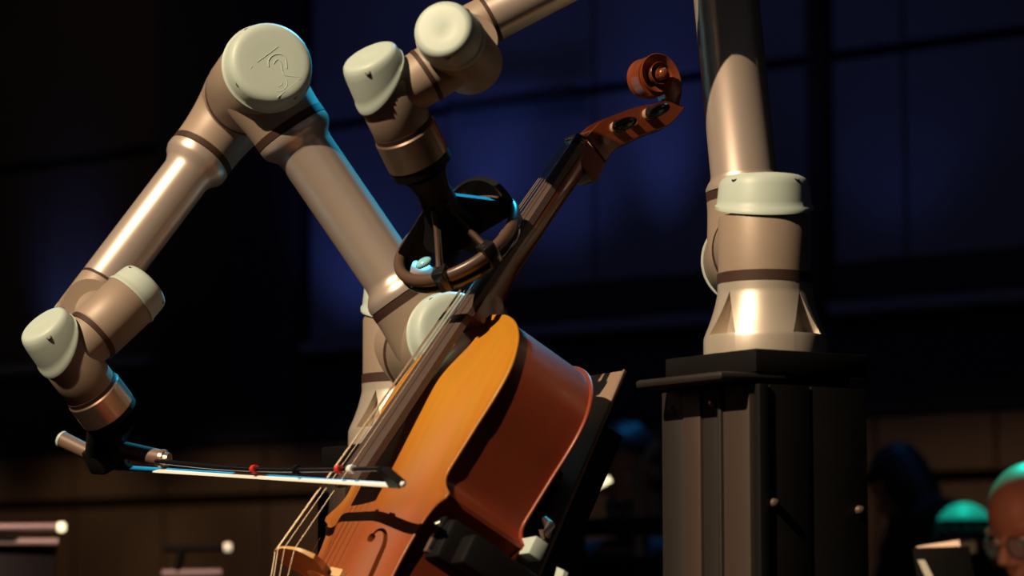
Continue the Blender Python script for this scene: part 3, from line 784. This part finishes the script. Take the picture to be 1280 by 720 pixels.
# ------------------------------------------------------------------ pedestals
def pedestal(label, foot, shelf=True):
    foot = Vector(foot); zt = foot.z-.0005
    u1 = Vector((-.55, .835, 0)).normalized(); u2 = Vector((.835, .55, 0)).normalized()
    L1 = .18; L2 = .172
    k = Vector((foot.x, foot.y, 0)) - u1*L1/2 - u2*L2/2
    root = thing('pedestal', label, 'pedestal', (foot.x, foot.y, 0), group=None)
    AX = (u1, u2, Z3)
    c = k+u1*L1/2+u2*L2/2
    b = nb(); box(b, c+Z3*(zt-.014), AX, (L1/2, L2/2, .014), .0015); obj('top_block', b, M['dark'], root, 30)
    b = nb(); box(b, c+Z3*(zt-.034), AX, (L1/2-.02, L2/2-.012, .008), .003); obj('neck_plate', b, M['dark'], root, 30)
    if shelf:
        b = nb(); s0 = k - u2*.052 + u1*.02
        box(b, s0+u1*.066+u2*.05+Z3*(zt-.034), AX, (.086, .05, .005), .004); sh = obj('shelf_plate', b, M['strip'], root, 30)
    zc_ = zt-.042
    core = nb(); box(core, c+Z3*zc_/2, AX, (L1/2-.006, L2/2-.006, zc_/2), .001); obj('core', core, M['dark'], root, 0)
    # left face strips (normal -u2), right face strips (normal -u1)
    def strip(name, f0, f1, out, m, face, z0=0.0, z1=None):
        z1 = zc_ if z1 is None else z1; b = nb()
        if face == 0: box(b, k+u1*L1*(f0+f1)/2-u2*(out/2-.003)+Z3*(z0+z1)/2, AX, (L1*(f1-f0)/2, out/2+.003, (z1-z0)/2), .001)
        else: box(b, k+u2*L2*(f0+f1)/2-u1*(out/2-.003)+Z3*(z0+z1)/2, AX, (out/2+.003, L2*(f1-f0)/2, (z1-z0)/2), .001)
        return obj(name, b, m, root, 30)
    strip('profile', .02, .30, .008, M['strip_light'], 0)
    strip('profile_lip', .30, .335, .012, M['strip'], 0)
    strip('profile', .345, .565, .002, M['strip'], 0)
    strip('profile', .575, .765, .005, M['strip_light'], 0)
    strip('profile', .775, 1.02, .003, M['strip'], 0)
    strip('side_panel', .10, .45, .004, M['dark'], 1, .05)
    strip('side_panel', .47, .97, .003, M['dark'], 1, .05)
    strip('edge_post', .0, .08, .006, M['dark'], 1)
    for f, z in ((.90, .020), (.44, .018)):
        b = nb(); lathe(b, k+u1*L1*f-u2*.003+Z3*(zc_-z), -u2, [(0, .0045), (.004, .004), (.006, .002)], 12); obj('bolt', b, M['copper'], root)
    for f, z in ((.12, .140), (.88, .146)):
        b = nb(); lathe(b, k+u2*L2*f-u1*.004+Z3*(zc_-z), -u1, [(0, .006), (.006, .005), (.008, .002)], 12); obj('bolt', b, M['copper'], root)
    b = nb(); box(b, c+Z3*.015, AX, (L1/2+.05, L2/2+.05, .015), .005); obj('foot_plate', b, M['dark'], root, 30)
    return root
pedR = pedestal('tall black pedestal with brown vertical strips under the right robot arm', fr_)
pedL = pedestal('black pedestal behind the cello strings under the bowing robot arm', fl, False)

# ------------------------------------------------------------------ people
def remeshed(name, bm, m, parent, vox, smooth_it=4):
    o = obj(name, bm, m, parent, 0)
    r = o.modifiers.new('r', 'REMESH'); r.mode = 'VOXEL'; r.voxel_size = vox; r.use_smooth_shade = True
    s = o.modifiers.new('s', 'SMOOTH'); s.iterations = smooth_it; s.factor = .5
    bpy.context.view_layer.update()
    ev = o.evaluated_get(bpy.context.evaluated_depsgraph_get())
    me = bpy.data.meshes.new_from_object(ev); o.modifiers.clear(); o.data = me
    for p in me.polygons: p.use_smooth = True
    return o
def person(label, head, face, tilt, hair, seated=True, glasses=False, group=None, skin='skin', vox=.006, hunch=0, bent=False):
    """head: world centre of the skull; face: horizontal facing direction; tilt: radians of looking down"""
    head = Vector(head); f0 = Vector(face).normalized(); r0 = f0.cross(Z3).normalized()
    f = (f0*math.cos(tilt)-Z3*math.sin(tilt)).normalized(); u = r0.cross(f).normalized(); r = r0
    root = thing('person', label, 'person', (head.x, head.y, 0), group=group)
    def h(a, b_, c): return head+r*a+f*b_+u*c
    bm = nb(); AXH = (r, f, u)
    ball(bm, h(0, -.012, .022), .078, (.98, 1.24, 1.16), AXH, 28)      # cranium
    ball(bm, h(0, .030, -.045), .062, (.98, .98, 1.20), AXH, 22)       # face
    ball(bm, h(0, .060, -.100), .026, (1.2, .8, .7), AXH, 14)          # chin
    for s in (1, -1):
        ball(bm, h(s*.040, .066, .012), .018, (1.5, .6, .5), AXH, 12)  # brow
        ball(bm, h(s*.043, .060, -.045), .022, (1, .7, .9), AXH, 12)   # cheek
        ball(bm, h(s*.082, -.012, -.022), .026, (.35, .75, 1.2), AXH, 14)  # ear
        ball(bm, h(s*.045, .015, -.075), .034, (.7, 1.2, .7), AXH, 14) # jaw
    tube(bm, [h(0, .076, .008), h(0, .094, -.022), h(0, .108, -.042)], [.010, .012, .014], 12)
    for s in (1, -1): ball(bm, h(s*.011, .096, -.045), .009, (1, 1, .8), AXH, 10)
    ball(bm, h(0, .086, -.070), .014, (1.6, .55, .42), AXH, 12); ball(bm, h(0, .084, -.081), .013, (1.4, .6, .45), AXH, 12)
    nk = head - f0*.035 - Z3*.205 - f0*hunch*.3
    if bent: nk = head - f0*.16 - Z3*.075
    tube(bm, [h(0, -.020, -.05), h(0, -.030, -.11)*.6+nk*.4 if bent else h(0, -.030, -.11), nk], [.056, .058, .064], 20)
    hip = Vector((head.x, head.y, .50 if seated else .92)) - f0*(.09+hunch)
    sh = nk-Z3*.06-(f0*.10 if bent else f0*0)
    tube(bm, [sh+Z3*.03, sh*.6+hip*.4, hip], [.10, .115, .115], 20)
    arms = []
    for s in (1, -1):
        a = sh+r0*s*.175-Z3*.02; e = a-Z3*.27+r0*s*.05+f0*.04; w = e+f0*.22+Z3*.04-r0*s*.08
        arms.append((a, e, w, s))
        tube(bm, [sh+Z3*.0, a, a*.5+e*.5, e, e*.5+w*.5, w], [.05, .050, .044, .036, .031, .024], 14)
        ball(bm, w+f0*.045, .036, (1.0, 1.2, .45), (r0, f0, Z3), 12)
        for k in range(4):
            q = w+f0*.075+r0*(k-1.5)*.019; l = (.050, .058, .054, .042)[k]
            tube(bm, [q, q+f0*l*.6-Z3*.006, q+f0*l*.9-Z3*.024], [.0085, .008, .0065], 8)
        q = w+f0*.03-r0*s*.03; tube(bm, [q, q-r0*s*.025+f0*.02, q-r0*s*.03+f0*.045], [.011, .009, .008], 8)
        if seated:
            kn = hip+f0*.44+r0*s*.10-Z3*.0; ft = Vector((kn.x, kn.y, .07))
        else:
            kn = Vector((hip.x, hip.y, .48))+r0*s*.10; ft = Vector((kn.x, kn.y, .07))
        tube(bm, [hip+r0*s*.08, (hip+kn)/2+r0*s*.04, kn, (kn+ft)/2, ft], [.085, .075, .058, .052, .040], 14)
        tube(bm, [ft, ft+f0*.12-Z3*.02], [.042, .035], 12)
    remeshed('body', bm, M[skin], root, vox)
    # clothes follow the body, a little proud of it
    bm = nb()
    tube(bm, [nk-Z3*.030, sh-Z3*.0, sh*.6+hip*.4, hip-Z3*.03], [.075, .125, .135, .135], 24)
    for a, e, w, s in arms:
        tube(bm, [sh-Z3*.01, a, a*.5+e*.5, e, e*.5+w*.5, w], [.072, .064, .056, .048, .042, .036], 14)
        if seated: kn = hip+f0*.44+r0*s*.10; ft = Vector((kn.x, kn.y, .09))
        else: kn = Vector((hip.x, hip.y, .48))+r0*s*.10; ft = Vector((kn.x, kn.y, .09))
        tube(bm, [hip+r0*s*.08, (hip+kn)/2+r0*s*.04, kn, (kn+ft)/2, ft], [.100, .090, .074, .070, .064], 14)
    remeshed('clothes', bm, M['shirt'], root, .012, 3)
    for s in (1, -1):
        b = nb(); lathe(b, Vector((0, 0, 0)), f0, [(0, .001), (.001, .0001)], 6); b.free()
        b = nb(); ball(b, h(s*.033, .068, -.010), .012, n=12); obj('eye', b, M['eye'], root)
        hip_ = hip+r0*s*.10
        ftp = (hip+f0*.44+r0*s*.10) if seated else hip_
        b = nb(); q = Vector((ftp.x, ftp.y, .046)); ball(b, q+f0*.06, .05, (.95, 2.6, .9), (r0, f0, Z3), 14); obj('shoe', b, M['rubber'], root)
    if hair:
        b = nb(); ball(b, h(0, -.022, .032), .084, (1.04, 1.26, 1.16), AXH, 26)
        bmesh.ops.bisect_plane(b, geom=b.verts[:]+b.edges[:]+b.faces[:], plane_co=h(0, .030, .030), plane_no=f*.75-u*.66, clear_outer=True)
        for vtx in b.verts:
            vtx.co += (vtx.co-head).normalized()*.004*math.sin(vtx.co.x*170+vtx.co.z*130)
        obj('hair', b, M['hairdark' if hair in ('hairlong', 'hairlittop') else hair], root, 60)
        if hair == 'hairlittop':
            b = nb(); ball(b, h(0, -.018, .036), .086, (1.04, 1.24, 1.16), AXH, 30)
            bmesh.ops.bisect_plane(b, geom=b.verts[:]+b.edges[:]+b.faces[:], plane_co=h(0, 0, .100), plane_no=-Z3, clear_outer=True)
            obj('hair_lit_top', b, M['hairlit'], root, 60, label='crown of the hair coloured pale for the light on it')  # paler crown colour stands for light on dark hair
        if hair == 'hairlong':
            b = nb(); tube(b, [h(0, -.05, .02), h(0, -.070, -.07), h(0, -.085, -.17)-f0*.01], [.085, .082, .06], 20); obj('hair_back', b, M['hairdark'], root)
    if glasses:
        b = nb()
        for s in (1, -1):
            torus(b, h(s*.034, .092, -.012), f+r*s*.15, .023, .0016, 28, 6)
            tube(b, [h(s*.058, .086, -.006), h(s*.080, .05, -.004), h(s*.084, -.02, -.010)], .0016, 6)
        tube(b, [h(-.011, .094, -.008), h(0, .097, -.004), h(.011, .094, -.008)], .0014, 6)
        g = obj('glasses', b, M['gloss'], root)
        for s in (1, -1):
            b = nb(); lathe(b, h(s*.034, .092, -.012), f+r*s*.15, [(-.0008, .0225), (.0008, .0225)], 28); obj('lens', b, M['glass'], g)
    return root
person('bald person in glasses and black clothes looking down at the right edge, scalp lit teal', P(1290, 652, 5.6), D(-.80, 0, .55), .42, None, True, True, vox=.0045)
person('seated person in black whose hair is lit bright teal, behind the music stand', P(1206, 690, 8.2), D(-.3, 0, 1), .35, 'hairlittop', True)
person('person in black with dark hair bending forward in front of the brown wall', P(1121, 606, 9.3), Vector((-.55, 1, 0)), .55, 'hairlong', False, hunch=.16, bent=True)
spot('blue_side_light', Vector((1.35, 10.1, 5.2)), P(1140, 590, 9.3), (.02, .30, 1), 40, 8, .5, .05)
person('person in black with blue-lit dark hair between the cello and the right pedestal', P(783, 583, 8.6), D(-.5, 0, 1), .25, 'hairdark', False)

# ------------------------------------------------------------------ music stands, lamps, rail
def music_stand(label, c, right, w, hgt, facing_tilt=.35, pole=True):
    """c: world middle of the desk's top edge; right: horizontal direction along the desk"""
    c = Vector(c); right = Vector(right).normalized(); bk = Z3.cross(right).normalized()
    dn = (-Z3*math.cos(facing_tilt)-bk*math.sin(facing_tilt)).normalized(); n = right.cross(dn).normalized()
    root = thing('music_stand', label, 'music stand', (c.x, c.y, 0))
    b = nb(); box(b, c+dn*hgt/2, (right, dn, n), (w/2, hgt/2, .004), .002); obj('desk', b, M['dark'], root, 30)
    b = nb(); box(b, c+dn*hgt+n*.02, (right, dn, n), (w/2, .003, .025), .001); obj('tray', b, M['dark'], root, 30)
    m = c+dn*hgt*.75-n*.012; ft = Vector((m.x, m.y, .02))
    b = nb(); tube(b, [m, Vector((m.x, m.y, m.z-.08)), ft], .012, 10); obj('pole', b, M['dark'], root)
    for k in range(3):
        e = Vector((math.cos(2.1*k), math.sin(2.1*k), 0)); b = nb(); tube(b, [ft+Z3*.16, ft+e*.26-Z3*.008], .009, 8); obj('leg', b, M['dark'], root)
    return root, c, right, dn, n
def stand_glow(label, p0, p1, desk, mat_end, r=.012):
    p0 = Vector(p0); p1 = Vector(p1); root = thing('stand_glow', label, 'lamp', p0)
    b = nb(); tube(b, [p0, p1], r, 14); obj('lamp_bar', b, M['deskedge'], root)
    d = (p1-p0).normalized()
    b = nb(); lathe(b, p1, d, [(-.006, r*1.1), (0, r*1.2), (.006, r*1.2), (.010, r*.8)], 16); obj('lamp_end', b, mat_end, root)
    b = nb(); tube(b, [p0*.72+p1*.28, p0*.74+p1*.26+Z3*-.02, Vector(desk)], [.010, .010, .008], 10); obj('clip', b, M['dark'], root)
    return root
DS = 6.0
r1, *_ = music_stand('dark music stand at the lower left edge with a pale top edge', P(8, 682, DS), D(1, 0, -.05), .21, .34)
b = nb(); tube(b, [P(-40, 678, DS-.02), P(73, 678, DS-.02)], .0085, 10); obj('desk_rail', b, M['deskedge'], r1, label='pale rail along the top of the desk')
stand_glow('thin bar lamp with glowing end on the leftmost music stand', P(-40, 660, DS-.02), P(76, 659, DS-.02), P(22, 676, DS-.02), M['warmglow'], .0085)
r2, *_ = music_stand('dark music stand between the leftmost stand and the cello bridge', P(235, 722, DS+.5), D(1, 0, -.05), .16, .34)
b = nb(); tube(b, [P(203, 717, DS+.48), P(277, 716, DS+.48)], .0085, 10); obj('desk_rail', b, M['deskedge'], r2, label='pale rail along the top of the desk')
o2 = stand_glow('dark bar lamp with pale end on the second music stand from the left', P(205, 686, DS+.48), P(284, 684, DS+.48), P(222, 714, DS+.48), M['lampdim'], .0085)
for ch in o2.children:
    if ch.name.startswith('lamp_bar'): ch.data.materials[0] = M['dark']
def sheet(label, poly, d, th=.002):
    pts = [P(u, v, d) for u, v in poly]
    n = (pts[1]-pts[0]).cross(pts[2]-pts[0]).normalized()
    b = nb(); prism(b, pts, n*th); o = obj('sheet_music', b, M['paper'], None, 0); return tag(o, label, 'sheet music')
r3, c3, rr3, dn3, n3 = music_stand('black music stand in front of the bald person', P(1176, 684, 4.95), D(1, 0, -.35), .107, .19, .3)
sheet('pale sheet of music rising above the desk before the bald person', [(1146, 683), (1199, 675), (1201, 686), (1147, 692)], 4.98)
r4, *_ = music_stand('dark music stand farther back, holding a cream sheet beside the bald person', P(1212, 684, 6.42), D(1, 0, -.2), .09, .16, .2)
sheet('cream sheet of music on the music stand farther back, beside the bald person', [(1198, 678), (1219, 676), (1221, 690), (1200, 694)], 6.38)
sheet('white strip of paper hanging below the right-hand music stand desk', [(1147, 700), (1156, 700), (1167, 722), (1157, 722)], 4.86)
# lit page between cello stand and blue-lit person, its light put in as glow
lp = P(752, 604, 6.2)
lr = thing('stand_glow', 'lit cream page with added glow just right of the cello back', 'lamp', (lp.x, lp.y, lp.z))
b = nb(); prism(b, [P(730, 597, 6.2), P(748, 595, 6.2), P(763, 597, 6.2), P(765, 602, 6.2), P(741, 615, 6.2), P(728, 617, 6.2)], D(0, 0, -1)*.03); obj('glowing_page', b, M['warmglow'], lr, 30)
q = P(722, 640, 6.25); b = nb(); tube(b, [P(735, 606, 6.22), q, Vector((q.x, q.y, q.z-.1)), Vector((q.x, q.y, .02))], .006, 8); obj('page_pole', b, M['dark'], lr)
b = nb(); lathe(b, Vector((q.x, q.y, 0)), Z3, [(0, .12), (.015, .12), (.03, .02)], 24); obj('page_foot', b, M['dark'], lr)
# horizontal rail with two clamps
ra, rb = P(700, 660, 6.6), P(900, 655, 6.4)
rail = thing('equipment_rack', 'low black rack with a horizontal rail and two clamps between cello and pedestal', 'rack', ((ra.x+rb.x)/2, (ra.y+rb.y)/2, 0))
d_ = (rb-ra).normalized()
b = nb(); box(b, (ra+rb)/2, (d_, Z3, d_.cross(Z3)), ((rb-ra).length/2, .020, .02), .004); obj('rail', b, M['dark'], rail, 30)
for u in (765, 783):
    b = nb(); q = P(u, 648, 6.55); tube(b, [q-Z3*.01, q+Z3*.025], .012, 12); ball(b, q+Z3*.028, .016, n=12); obj('rail_clamp', b, M['gloss'], rail)
b = nb(); box(b, P(790, 760, 6.62), (d_, Z3, d_.cross(Z3)), (.10, .115, .05), .006); obj('rack_panel', b, M['dark'], rail, 30)
for q in (ra+d_*.05, rb-d_*.05):
    b = nb(); tube(b, [q, Vector((q.x, q.y, .0))], .014, 10); obj('rack_leg', b, M['dark'], rail)
# curved instrument tube catching blue light
tq = thing('curved_horn', 'curved dark horn tubing with a blue-lit edge left of the right pedestal', 'horn', P(800, 700, 8.0))
pts = [P(u, v, 8.0) for u, v in ((824, 552), (815, 562), (806, 577), (800, 594), (797, 614), (797, 640), (800, 700))]
b = nb(); tube(b, [Vector(t) for t in crom([tuple(p) for p in pts], 4)], .013, 12); obj('tubing', b, mat('dull_brass_tube', (.34, .28, .22), .4, .3), tq)
